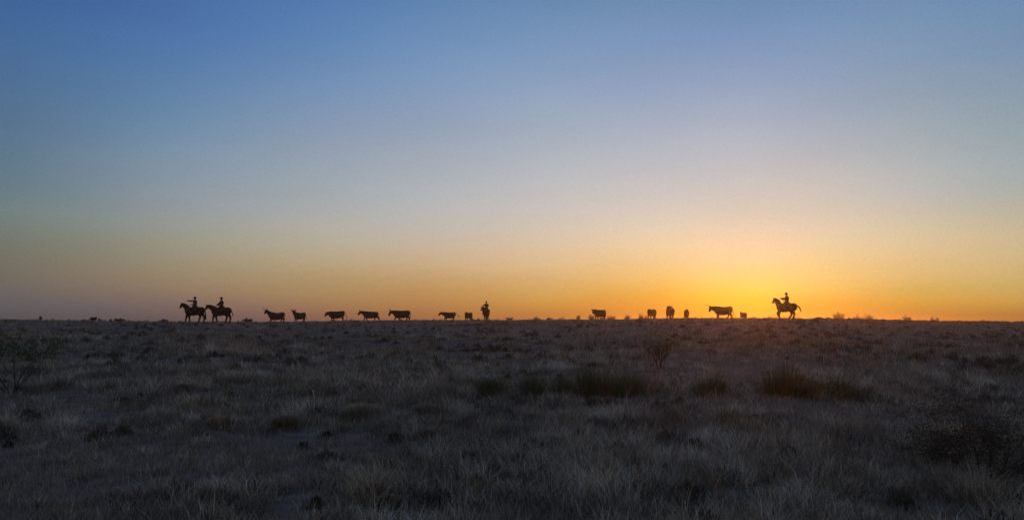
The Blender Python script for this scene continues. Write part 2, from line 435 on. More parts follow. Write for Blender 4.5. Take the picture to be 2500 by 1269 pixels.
# ------------------------------------------------------------------ branching plants
def tube(bm, pts, rad, n=6, cap=True):
    """tapering tube along pts"""
    pts = [Vector(p) for p in pts]; rings = []
    up = Vector((0.13, .21, 1)).normalized()
    for i, p in enumerate(pts):
        tdir = (pts[min(i + 1, len(pts) - 1)] - pts[max(i - 1, 0)])
        if tdir.length < 1e-6: tdir = Vector((0, 0, 1))
        tdir.normalize()
        s_ = tdir.cross(up)
        if s_.length < 1e-3: s_ = tdir.cross(Vector((1, 0, 0)))
        s_.normalize(); w_ = s_.cross(tdir)
        r_ = rad[i]
        rx, rz_ = (r_, r_) if not isinstance(r_, (tuple, list)) else r_
        rings.append([bm.verts.new(p + s_ * math.cos(2 * math.pi * k / n) * rx + w_ * math.sin(2 * math.pi * k / n) * rz_) for k in range(n)])
    for a_, b_ in zip(rings[:-1], rings[1:]):
        for k in range(n): bm.faces.new((a_[k], a_[(k + 1) % n], b_[(k + 1) % n], b_[k]))
    if cap:
        bm.faces.new(rings[0][::-1]); bm.faces.new(rings[-1])
def bm_mesh(bm, name, smooth=True):
    bmesh.ops.recalc_face_normals(bm, faces=bm.faces)
    me = bpy.data.meshes.new(name); bm.to_mesh(me); bm.free()
    if smooth:
        me.polygons.foreach_set("use_smooth", [True] * len(me.polygons))
    return me

m_bark = mottled("dark_bark", (.035, .028, .022), (.085, .07, .055), 20)
def grow(rng, base, h, w, stems, depth, r0, tips, bm, spread=1.0, droop=0.0, lift=1.0):
    def branch(p, d_, L, r, lev):
        pts = [p]; q_ = p.copy(); dd = d_.copy(); rad = [r]
        seg = 4
        for k in range(seg):
            dd = (dd + Vector((rng.uniform(-.28, .28), rng.uniform(-.28, .28), rng.uniform(-.12, .2) * lift - droop))).normalized()
            q_ = q_ + dd * (L / seg); pts.append(q_.copy()); rad.append(r * (1 - .55 * (k + 1) / seg))
            if lev > 0 and k >= 1:
                for _ in range(rng.choice((1, 1, 2))):
                    nd = (dd + Vector((rng.uniform(-1, 1), rng.uniform(-1, 1), rng.uniform(-.35, .7))) * .95).normalized()
                    branch(q_, nd, L * rng.uniform(.42, .68), rad[-1] * .62, lev - 1)
        tube(bm, pts, rad, 5 if lev else 4)
        if lev <= 1:
            for k in range(1, len(pts)): tips.append(pts[k])
    for i in range(stems):
        a = 2 * math.pi * (i + rng.uniform(-.3, .3)) / stems
        out = rng.uniform(.25, 1.0) * spread
        d_ = Vector((math.cos(a) * out * w / h, math.sin(a) * out * w / h, 1)).normalized()
        branch(Vector(base) + Vector((math.cos(a) * .04, math.sin(a) * .04, -.05)), d_, h * rng.uniform(.5, .68), r0 * rng.uniform(.7, 1.1), depth)
def leaves_at(tips, per, spread, leaf, tint, seed, flat=.7, aspect=.35):
    r_ = np.random.RandomState(seed); T = np.array([tuple(p) for p in tips])
    I = np.repeat(np.arange(len(T)), per); nb = len(I)
    P = T[I] + r_.normal(0, 1, (nb, 3)) * np.array([spread, spread, spread * flat])
    d1 = r_.normal(0, 1, (nb, 3)); d1 /= np.linalg.norm(d1, axis=1)[:, None]
    d2 = np.cross(d1, r_.normal(0, 1, (nb, 3))); d2 /= np.linalg.norm(d2, axis=1)[:, None]
    L = leaf * r_.uniform(.6, 1.4, nb)[:, None]
    V = np.stack([P - d1 * L * .5, P + d2 * L * aspect * .5, P + d1 * L * .5, P - d2 * L * aspect * .5], 1)
    cl = np.array(tint)[r_.randint(0, len(tint), len(T))] * r_.uniform(.6, 1.35, len(T))[:, None]
    C = np.repeat((cl[I] * r_.uniform(.75, 1.25, nb)[:, None])[:, None, :], 4, 1)
    return V.reshape(-1, 3), np.arange(nb * 4), np.arange(nb) * 4, np.full(nb, 4), C.reshape(-1, 3)
GREEN = [(.055, .085, .035), (.075, .10, .045), (.04, .065, .03)]
OLIVE = [(.06, .06, .03), (.085, .075, .04), (.05, .045, .028)]
def shrub(name, x, y, h, w, label, cat, seed, stems=5, depth=2, per=14, leaf=.035, tint=GREEN, r0=.02, group=None, spread=1.0, lsp=.05, z=None, lift=1.0, droop=0.0, flat=.7, crown=0.0):
    rng = random.Random(seed)
    z = hz(x, y) if z is None else z
    root = empty(name, (x, y, z)); tag(root, label, cat, group)
    bm = bmesh.new(); tips = []
    grow(rng, (0, 0, 0), h, w, stems, depth, r0, tips, bm, spread, droop, lift)
    mz = max(p.z for p in tips); mw = max(max(abs(p.x), abs(p.y)) for p in tips)
    sz_, sw = (h - lsp) / mz, (w - lsp) / mw
    for v in bm.verts: v.co.x *= sw; v.co.y *= sw; v.co.z *= sz_ if v.co.z > 0 else 1
    tips = [Vector((p.x * sw, p.y * sw, max(.02, p.z * sz_))) for p in tips]
    link("branches", bm_mesh(bm, "branches"), m_bark, root)
    tips = [p for p in tips if p.z >= crown * h] or tips
    if per:
        link("foliage", np_mesh("foliage", *leaves_at(tips, per, lsp, leaf, tint, seed, flat)), m_leaf, root)
    return root

# ------------------------------------------------------------------ solid bodies: overlapping volumes fused into one skin
def ball(bm, c, r, rot=None, seg=12):
    r = (r, r, r) if not isinstance(r, (tuple, list)) else r
    m = Matrix.Translation(c) @ (rot.to_4x4() if rot is not None else Matrix.Identity(4)) @ Matrix.Diagonal((*r, 1))
    bmesh.ops.create_uvsphere(bm, u_segments=seg, v_segments=max(6, seg // 2 + 2), radius=1, matrix=m)
def chain(bm, pts, rad, n=12):
    """rounded tapering limb; rad entries are r or (side, up)"""
    for (p, q_, a, b_) in zip(pts[:-1], pts[1:], rad[:-1], rad[1:]):
        tube(bm, [p, q_], [a, b_], n)
    for p, r in zip(pts, rad):
        ball(bm, Vector(p), r if not isinstance(r, (tuple, list)) else (min(r), min(r), min(r)), seg=n)
def loft(bm, st, n=20, pw=.9):
    rings = []
    for x, zt, zb, hw in st:
        c = (zt + zb) / 2; hh = (zt - zb) / 2; ring_ = []
        for k in range(n):
            a = 2 * math.pi * k / n; ca, sa = math.cos(a), math.sin(a)
            ring_.append(bm.verts.new((x, hw * math.copysign(abs(ca) ** pw, ca), c + hh * math.copysign(abs(sa) ** pw, sa))))
        rings.append(ring_)
    for a_, b_ in zip(rings[:-1], rings[1:]):
        for k in range(n): bm.faces.new((a_[k], a_[(k + 1) % n], b_[(k + 1) % n], b_[k]))
    bm.faces.new(rings[0][::-1]); bm.faces.new(rings[-1])
def fuse(bm, name, voxel, smooth=4, mat=None, parent=None, shift=None):
    bmesh.ops.recalc_face_normals(bm, faces=bm.faces)
    me = bpy.data.meshes.new(name + "_raw"); bm.to_mesh(me); bm.free()
    o = bpy.data.objects.new(name + "_raw", me); COL.objects.link(o)
    md = o.modifiers.new("r", "REMESH"); md.mode = "VOXEL"; md.voxel_size = voxel; md.use_smooth_shade = True
    if smooth:
        ms = o.modifiers.new("s", "SMOOTH"); ms.factor = .5; ms.iterations = smooth
    dg = bpy.context.evaluated_depsgraph_get(); dg.update()
    out = bpy.data.meshes.new_from_object(o.evaluated_get(dg))
    bpy.data.objects.remove(o); bpy.data.meshes.remove(me)
    out.name = name
    out.polygons.foreach_set("use_smooth", [True] * len(out.polygons))
    if shift is not None: out.transform(Matrix.Translation(shift))
    return link(name, out, mat, parent)
def V3(x, y, z): return Vector((x, y, z))
def lerp(a, b, t): return a + (b - a) * t

m_hide = {
    "dark": mottled("dark_brown_hide", (.022, .014, .010), (.050, .030, .020), 9, .75),
    "red": mottled("red_brown_hide", (.045, .020, .012), (.085, .040, .022), 7, .75),
    "brindle": mottled("brindle_hide", (.025, .018, .014), (.075, .048, .03), 5, .75),
}
m_horn = mottled("horn", (.12, .09, .06), (.22, .18, .13), 12, .5)
m_bay = mottled("bay_coat", (.022, .012, .008), (.048, .024, .014), 6, .6)
m_black = mottled("black_coat", (.012, .010, .010), (.026, .021, .018), 6, .6)
m_hair = mottled("dark_mane", (.010, .008, .007), (.022, .017, .013), 40, .8)
m_leather = mottled("saddle_leather", (.040, .020, .010), (.085, .042, .02), 14, .85)
m_blanket = mottled("wool_blanket", (.06, .02, .018), (.09, .06, .04), 30, .95)
m_skin = mottled("skin", (.20, .10, .065), (.27, .145, .10), 12, .6)
m_shirtd = mottled("dark_cotton", (.030, .032, .040), (.055, .056, .066), 30, .9)
m_shirtg = mottled("grey_cotton", (.055, .055, .056), (.085, .083, .082), 30, .9)
m_denim = mottled("denim", (.020, .026, .045), (.038, .048, .075), 40, .9)
m_felt = mottled("brown_felt", (.050, .030, .018), (.085, .052, .032), 25, .95)
m_feltb = mottled("dark_felt", (.018, .015, .013), (.034, .028, .024), 25, .95)

def horn_mesh(root, up, side, fwd, sgn, L, base_r, lift, tipf):
    bm = bmesh.new()
    p = [root, root + side * sgn * L * .35 + up * L * .06, root + side * sgn * L * .68 + up * L * (.2 * lift) + fwd * L * .12 * tipf,
         root + side * sgn * L * .88 + up * L * (.55 * lift) + fwd * L * .22 * tipf, root + side * sgn * L * .93 + up * L * (.92 * lift) + fwd * L * .25 * tipf]
    tube(bm, p, [base_r, base_r * .9, base_r * .78, base_r * .58, base_r * .2], 8)
    return bm_mesh(bm, "horn")

def cow(px, Y, label, theta=0.0, S=1.0, LX=1.0, poll=(1.3, 0, 1.3), muz=(1.55, 0, .85), ff=(.55, .45), hf=(-.6, -.85), horns=.0, hlift=1.0, tail=None,
        hide="dark", slope=0.0, dip=.03, belly=.50, group="cattle crossing the rise", young=False):
    """local axes: +x head, +y the animal's left.  Lengths are metres in the finished animal."""
    x, y = xy_at(px, Y); z = hz(x, y)
    root = empty("calf" if young else "cow", (x, y, z - .03), math.pi + R(theta))
    tag(root, label, "calf" if young else "cow", group)
    bm = bmesh.new()
    def zz(v, xx): return v * S + slope * (-xx)            # slope>0: rump higher than the withers
    belly -= .13; K = 1.22
    st = [(-1.00, 1.22, 1.02, .07), (-.97, 1.33, .78, .18), (-.86, 1.385, .60, .26), (-.66, 1.395, .54, .30), (-.42, 1.365 - dip * .7, belly + .04, .33), (-.15, 1.355 - dip, belly, .36),
          (.12, 1.355 - dip * .6, belly - .01, .36), (.38, 1.385, belly, .32), (.56, 1.395, belly + .03, .28), (.72, 1.37, .52, .25), (.86, 1.31, .64, .19), (.96, 1.19, .82, .10)]
    loft(bm, [(a * LX * S, zz(t_, a * LX), zz(b_, a * LX * .3), w_ * S) for a, t_, b_, w_ in st])
    P, Mz = Vector(poll), Vector(muz)
    nb = V3(.66 * LX * S, 0, zz(1.08, .66)); 
    nm = lerp(nb, P, .55) + V3(0, 0, -.03)
    chain(bm, [nb, nm, P + (nb - P).normalized() * .06], [(.22 * S, .34 * S), (.18 * S, .28 * S), (.14 * S, .19 * S)])
    chain(bm, [nb + V3(.02, 0, -.22 * S), lerp(nb, P, .6) + V3(0, 0, -.16 * S)], [(.08 * S, .14 * S), (.05 * S, .09 * S)])     # dewlap
    f = (Mz - P).normalized(); side = Vector((0, 0, 1)).cross(f)
    side = side.normalized() if side.length > .05 else V3(0, 1, 0)
    up = f.cross(side).normalized()
    if up.z < 0: up = -up
    hs = (Mz - P).length
    q0, q1, q2 = P, P + f * hs * .42 - up * .01, Mz - f * .06 * S
    chain(bm, [q0, q1, q2], [(.15 * S, .185 * S), (.13 * S, .17 * S), (.10 * S, .13 * S)])
    chain(bm, [q1 - up * .05 * S, q2 - up * .03 * S], [.07 * S, .06 * S])                                                   # jaw
    ball(bm, P + up * .05 * S, (.09 * S, .09 * S, .07 * S))
    for sg in (-1, 1):                                                                                                    # ears
        e0 = P + side * sg * .10 * S - f * .0
        chain(bm, [e0, e0 + side * sg * .12 * S + V3(0, 0, .01), e0 + side * sg * .21 * S - V3(0, 0, .02)], [(.03 * S, .05 * S), (.028 * S, .06 * S), (.02 * S, .022 * S)], 8)
        ball(bm, q1 + side * sg * .088 * S + up * .05 * S, .022 * S, seg=8)                                                  # eye brow
        ball(bm, Mz + side * sg * .03 * S, .035 * S, seg=8)
    for i, sg in enumerate((1, -1)):
        fx, gx = ff[i], hf[i]
        sy = sg * .15 * S
        sh = V3(.52 * LX * S, sg * .13 * S, zz(.86, .5)); el_ = V3(lerp(.50 * LX * S, fx, .25), sg * .17 * S, .62 * S)
        kn = V3(lerp(.50 * LX * S, fx, .62) + .03, sy, .36 * S); fe = V3(fx, sy, .11 * S); ho = V3(fx + .03, sy, .035)
        chain(bm, [sh, el_, kn, fe, ho], [.20 * S, .15 * S, .098 * S, .076 * S, .080 * S])
        hp = V3(-.70 * LX * S, sg * .14 * S, zz(.98, -.7)); sf = V3(lerp(-.62 * LX * S, gx, .25), sg * .18 * S, .68 * S)
        hk = V3(lerp(-.80 * LX * S, gx, .7) - .06 * S, sg * .15 * S, .42 * S); f2 = V3(gx - .02, sg * .145 * S, .11 * S); h2 = V3(gx + .03, sg * .145 * S, .035)
        chain(bm, [hp, sf, hk, f2, h2], [.25 * S, .20 * S, .105 * S, .078 * S, .080 * S])
    fuse(bm, "body", .024, 3, m_hide[hide], root)
    if tail is None: tail = [(-1.0, 1.18), (-1.07, .85), (-1.05, .5), (-1.03, .38)]
    bm = bmesh.new(); tp = [V3(-.93 * LX * S, 0, zz(1.25, -.93))] + [V3(a, .02, b_) for a, b_ in tail]
    k = len(tp)
    rad = [.05 * S] + [.032 * S] * (k - 3) + [.045 * S, .022 * S] if k > 3 else [.05 * S, .035 * S, .04 * S][:k]
    tube(bm, tp, rad, 8)
    link("tail", bm_mesh(bm, "tail"), m_hair, root)
    if horns:
        for sg in (-1, 1):
            hu = (V3(0, 0, 1) * .9 + up * .25).normalized()
            hf_ = (f - hu * f.dot(hu)).normalized()
            link("horn", horn_mesh(P + side * sg * .06 * S + up * .05 * S + V3(0, 0, .05), hu, side, hf_, sg, horns * 1.1, .052 * S, hlift * 1.15, 1.3), m_horn, root)
    return root

G_C = "cattle walking across the rise"
cow(674, 105, "longhorn cow with raised head and upturned horns, next after the two left riders", poll=(1.36, .06, 1.60), muz=(1.50, .26, 1.16), ff=(.72, .80), hf=(-.66, -.96), LX=1.12,
    horns=.36, hlift=1.25, tail=[(-1.17, 1.10), (-1.19, .80), (-1.13, .42), (-1.11, .30)], hide="dark", dip=.07, belly=.44, group=G_C)
cow(731, 105, "horned cow turned half towards the viewer, raised head, directly behind the longhorn", theta=52, S=.94, poll=(1.25, .30, 1.48), muz=(1.42, .52, 1.12), ff=(.50, .62), hf=(-.62, -.74),
    horns=.32, hlift=.7, tail=[(-1.0, 1.0), (-1.02, .7), (-1.2, -.0 + .45), (-1.25, .34)], hide="brindle", dip=.05, group=G_C)
cow(821, 101, "hornless cow walking left with lowered head and high rump, tail flicked out behind", S=.97, poll=(1.27, .04, 1.10), muz=(1.47, .06, .66), ff=(.55, .26), hf=(-.84, -.76), LX=1.10,
    slope=.045, tail=[(-1.16, 1.12), (-1.27, .80), (-1.38, .52), (-1.45, .38)], hide="red", belly=.52, dip=0, group=G_C)
cow(904, 105, "cow striding left with humped shoulders, one hind leg stretched back, tail down", S=.93, LX=1.14, poll=(1.35, .04, 1.24), muz=(1.68, .06, .82), ff=(.87, .46), hf=(-.54, -1.18),
    slope=-.05, horns=.18, hlift=1.3, tail=[(-1.10, .95), (-1.16, .6), (-1.26, .25), (-1.28, .10)], hide="dark", belly=.50, dip=-.03, group=G_C)
cow(980, 103, "large cow with upright horns and lowered head, tail hanging straight down", S=.99, LX=1.16, poll=(1.42, .04, 1.24), muz=(1.70, .06, .68), ff=(.90, .20), hf=(-.66, -.98),
    horns=.24, hlift=1.4, tail=[(-1.22, 1.1), (-1.26, .75), (-1.14, .3), (-1.10, .18)], hide="dark", belly=.47, dip=-.02, group=G_C)
cow(1097.5, 107, "small hornless cow with its tail streaming far out behind", S=.83, LX=1.04, poll=(1.25, .04, 1.08), muz=(1.52, .06, .70), ff=(.70, .44), hf=(-.42, -.50),
    tail=[(-.86, 1.09), (-1.12, .78), (-1.34, .50), (-1.44, .38)], hide="red", dip=-.01, group=G_C)
cow(1143, 107, "small calf standing half turned beside the rider in the centre", theta=62, S=.82, poll=(1.02, .30, 1.08), muz=(1.20, .50, .70), ff=(.42, .56), hf=(-.50, -.66), hide="brindle", group=G_C, young=True)
cow(1464.5, 105, "lone cow standing apart between the centre rider and the low headed cow", theta=32, S=.98, poll=(1.18, .10, 1.26), muz=(1.36, .24, .80), ff=(.40, .62), hf=(-.66, -.82), horns=.20, hlift=.9,
    tail=[(-1.02, 1.1), (-1.07, .8), (-1.02, .55), (-.98, .45)], hide="dark", dip=-.02, group=G_C)
cow(1591, 105, "cow turned half towards the viewer with low hanging head, left of the tall cow", theta=50, S=.98, poll=(1.24, .34, 1.02), muz=(1.36, .44, .58), ff=(.46, .66), hf=(-.60, -.80), horns=.16, hlift=.6,
    tail=[(-1.02, 1.0), (-1.10, .7), (-1.06, .45), (-1.0, .36)], hide="red", dip=.05, group=G_C)
cow(1636, 97, "tall broad cow seen almost head on with raised head and spread horns", theta=62, S=1.06, poll=(1.26, .30, 1.46), muz=(1.42, .44, 1.06), ff=(.46, .70), hf=(-.62, -.84), horns=.30, hlift=.45, hide="dark", belly=.50, group=G_C)
cow(1676, 100, "narrow calf seen almost head on beside the tall horned cow", theta=68, S=.81, poll=(.98, .26, 1.10), muz=(1.14, .40, .74), ff=(.40, .52), hf=(-.48, -.62), hide="brindle", group=G_C, young=True,
    tail=[(-.86, .8), (-.96, .5), (-.98, .3)])
cow(1766, 95.5, "long bodied horned cow walking left in front of the brightest glow", S=1.08, LX=1.08, poll=(1.56, .05, 1.36), muz=(1.70, .06, .84), ff=(.62, .70), hf=(-.48, -1.0), horns=.30, hlift=1.1,
    tail=[(-1.16, 1.12), (-1.27, .80), (-1.20, .35), (-1.17, .22)], hide="red", belly=.50, dip=.03, group=G_C)
cow(1815, 101, "tiny calf following the long bodied cow, between it and the last rider", theta=42, S=.68, poll=(.86, .16, .92), muz=(1.06, .26, .62), ff=(.34, .48), hf=(-.38, -.56), hide="red", group=G_C, young=True,
    tail=[(-.70, .7), (-.74, .5), (-.73, .3)])

# ------------------------------------------------------------------ horses
def horse(px, Y, label, theta=0.0, poll=(1.40, 0, 1.78), muz=(1.50, 0, 1.26), ff=None, hf=None, tail=None, coat=None, rein_to=None, tail_r=.07, neck_low=False):
    x, y = xy_at(px, Y); z = hz(x, y)
    root = empty("horse", (x, y, z - .03), math.pi + R(theta))
    tag(root, label, "horse", "saddle horses under the riders")
    bm = bmesh.new()
    st = [(-1.00, 1.32, 1.08, .07), (-.95, 1.42, .94, .16), (-.82, 1.50, .82, .24), (-.60, 1.53, .76, .28), (-.35, 1.50, .74, .30), (-.10, 1.47, .71, .32), (.15, 1.47, .69, .32),
          (.38, 1.52, .69, .29), (.56, 1.56, .72, .25), (.70, 1.50, .78, .22), (.82, 1.38, .88, .17), (.90, 1.24, 1.00, .09)]
    loft(bm, st)
    P, Mz = Vector(poll), Vector(muz)
    nb = V3(.60, 0, 1.26)
    lat = V3(0, P.y * .3, 0)
    chain(bm, [nb, lerp(nb, P, .42) + V3(.02, 0, .02) + lat, lerp(nb, P, .75) + V3(0, 0, .02) + lat, P], [(.18, .30), (.13, .235), (.10, .18), (.085, .12)])
    f = (Mz - P).normalized(); side = Vector((0, 0, 1)).cross(f); side = side.normalized() if side.length > .05 else V3(0, 1, 0)
    up = f.cross(side).normalized()
    if up.z < 0: up = -up
    hs = (Mz - P).length
    chain(bm, [P, P + f * hs * .35, P + f * hs * .75, Mz - f * .05], [(.09, .11), (.09, .125), (.068, .085), (.066, .074)])
    chain(bm, [P + f * hs * .22 - up * .09, P + f * hs * .45 - up * .07], [.075, .05])
    for sg in (-1, 1):
        e0 = P + side * sg * .055 + up * .06
        chain(bm, [e0, e0 + up * .09 - f * .04 + side * sg * .01, e0 + up * .15 - f * .05], [(.028, .035), (.03, .03), .012], 8)
        ball(bm, P + f * hs * .32 + side * sg * .075 + up * .03, .026, seg=8)
    for i, sg in enumerate((1, -1)):
        F_, H_ = ff[i], hf[i]
        sh = V3(.56, sg * .13, 1.12); chain(bm, [sh] + [V3(a, sg * .145, b_) for a, b_ in F_], [.20, .15, .092, .068, .078])
        hp = V3(-.66, sg * .14, 1.26); chain(bm, [hp] + [V3(a, sg * (.17 if k == 0 else .145), b_) for k, (a, b_) in enumerate(H_)], [.26, .195, .10, .072, .078])
    fuse(bm, "body", .024, 3, coat, root)
    # mane and tail
    bm = bmesh.new()
    tube(bm, [P + V3(-.01, 0, .09), lerp(P, nb, .3) + V3(-.10, 0, .17), lerp(P, nb, .65) + V3(-.16, 0, .20), V3(.50, 0, 1.555)], [(.03, .035), (.035, .06), (.035, .06), (.02, .02)], 8)
    link("mane", bm_mesh(bm, "mane"), m_hair, root)
    bm = bmesh.new(); tp = [V3(-.90, 0, 1.36)] + [V3(a, 0, b_) for a, b_ in tail]
    k = len(tp); tube(bm, tp, [.05] + [tail_r * (1.0 - .12 * abs(j - k * .5)) for j in range(1, k - 1)] + [.02], 8)
    link("tail", bm_mesh(bm, "tail"), m_hair, root)
    # saddle, blanket, stirrups, bridle, reins
    bm = bmesh.new()
    for xa, xb, zt in ((-.36, .36, 1.50),):
        n = 14; rows = []
        for j in range(6):
            xx = lerp(xa, xb, j / 5); row = []
            for k in range(n + 1):
                a = math.pi * (-.02 + 1.04 * k / n); row.append((xx, math.cos(a) * .335, 1.12 + math.sin(a) * .385 + .01 * math.cos(j * 2)))
            rows.append(row)
        for off in (0, .014):
            pass
        g = [[bm.verts.new((p[0], p[1] * (1 + o_ * .05), p[2] + o_ * .015)) for p in row] for o_ in (0, 1) for row in rows]
        A, B = g[:6], g[6:]
        for j in range(5):
            for k in range(n):
                bm.faces.new((A[j][k], A[j][k + 1], A[j + 1][k + 1], A[j + 1][k])); bm.faces.new((B[j][k], B[j + 1][k], B[j + 1][k + 1], B[j][k + 1]))
        for k in range(n):
            bm.faces.new((A[0][k], B[0][k], B[0][k + 1], A[0][k + 1])); bm.faces.new((A[5][k], A[5][k + 1], B[5][k + 1], B[5][k]))
        for j in range(5):
            bm.faces.new((A[j][0], A[j + 1][0], B[j + 1][0], B[j][0])); bm.faces.new((A[j][n], B[j][n], B[j + 1][n], A[j + 1][n]))
    link("saddle_blanket", bm_mesh(bm, "saddle_blanket"), m_blanket, root)
    bm = bmesh.new()
    loft(bm, [(-.30, 1.62, 1.50, .14), (-.25, 1.60, 1.46, .19), (-.12, 1.54, 1.42, .20), (.05, 1.54, 1.42, .18), (.16, 1.58, 1.44, .15), (.24, 1.60, 1.48, .10)], 14)
    for sg in (-1, 1): chain(bm, [V3(.02, sg * .20, 1.46), V3(.04, sg * .335, 1.20), V3(.06, sg * .355, .95)], [(.10, .04), (.12, .03), (.07, .02)], 8)
    chain(bm, [V3(.20, 0, 1.58), V3(.22, 0, 1.66)], [.025, .02], 8); ball(bm, V3(.23, 0, 1.69), (.045, .045, .02), seg=8)
    s_ = fuse(bm, "saddle", .014, 2, m_leather, root)
    for sg in (-1, 1):
        bm = bmesh.new(); c_ = V3(.20, sg * .375, .70)
        tube(bm, [V3(.10, sg * .365, .96), c_ + V3(-.02, 0, .13)], [.012, .012], 6)
        ang = [math.pi * (1.5 + 2 * k / 14) for k in range(15)]
        tube(bm, [c_ + V3(math.cos(a) * .075, 0, math.sin(a) * .085 + .04) for a in ang], [.014] * 15, 6)
        link("stirrup", bm_mesh(bm, "stirrup"), m_leather, root)
    bm = bmesh.new()
    def loop(c_, ax, r1_, r2_, th):
        s2 = side; u2 = ax.cross(s2).normalized()
        tube(bm, [c_ + s2 * math.cos(2 * math.pi * k / 16) * r1_ + u2 * math.sin(2 * math.pi * k / 16) * r2_ for k in range(17)], [th] * 17, 5)
    loop(P + f * hs * .72, f, .078, .085, .010); loop(P + f * hs * .06, f, .10, .12, .010)
    for sg in (-1, 1): tube(bm, [P + f * hs * .72 + side * sg * .078, P + f * hs * .06 + side * sg * .10], [.009] * 2, 5)
    link("bridle", bm_mesh(bm, "bridle"), m_leather, root)
    if rein_to is not None:
        bm = bmesh.new(); e = Vector(rein_to)
        for sg in (-1, 1):
            a = Mz - f * .12 + side * sg * .07
            tube(bm, [a, lerp(a, e, .35) + V3(0, sg * .08, -.12), lerp(a, e, .7) + V3(0, sg * .05, -.10), e], [.010] * 4, 5)
        link("reins", bm_mesh(bm, "reins"), m_leather, root)
    return root

def leg_f(fx, kx=None, lift=0): return [(lerp(.55, fx, .15), .88), ((lerp(.52, fx, .6) + .02) if kx is None else kx, .50 + lift), (fx - .01, .14 + lift), (fx + .04, .04 + lift)]
def leg_h(gx): return [(lerp(-.55, gx, .25), .95), (lerp(-.78, gx, .75) - .07, .56), (gx - .01, .15), (gx + .04, .04)]

# ------------------------------------------------------------------ riders
SEAT = 1.54
def hand(bm, wrist, dirv, palm_n, curl=.6, point=False):
    """palm, four unequal bent fingers and a thumb from the side of the palm"""
    d_ = dirv.normalized(); n_ = (palm_n - d_ * palm_n.dot(d_)).normalized(); s_ = d_.cross(n_).normalized()
    rot = Matrix((d_, s_, n_)).transposed()
    ball(bm, wrist + d_ * .05, (.055, .042, .018), rot, 10)
    chain(bm, [wrist - d_ * .02, wrist + d_ * .03], [.026, .024], 8)
    for i, (off, L) in enumerate(((.032, .070), (.011, .080), (-.011, .074), (-.032, .058))):
        c_ = curl if not (point and i == 0) else .02
        p0 = wrist + d_ * .085 + s_ * off; dd = d_.copy(); pts = [p0]
        for k in range(3):
            dd = (dd * math.cos(c_) + n_ * math.sin(c_)).normalized() if k or c_ > .1 else dd
            p0 = p0 + dd * L * (.42, .33, .25)[k]; pts.append(p0)
        chain(bm, pts, [.0105, .0098, .0090, .0082], 6)
    t0 = wrist + d_ * .03 + s_ * .035
    chain(bm, [t0, t0 + (s_ * .7 + d_ * .7).normalized() * .035 + n_ * .01, t0 + (s_ * .55 + d_ * .9).normalized() * .065 + n_ * .025], [.0135, .012, .010], 6)
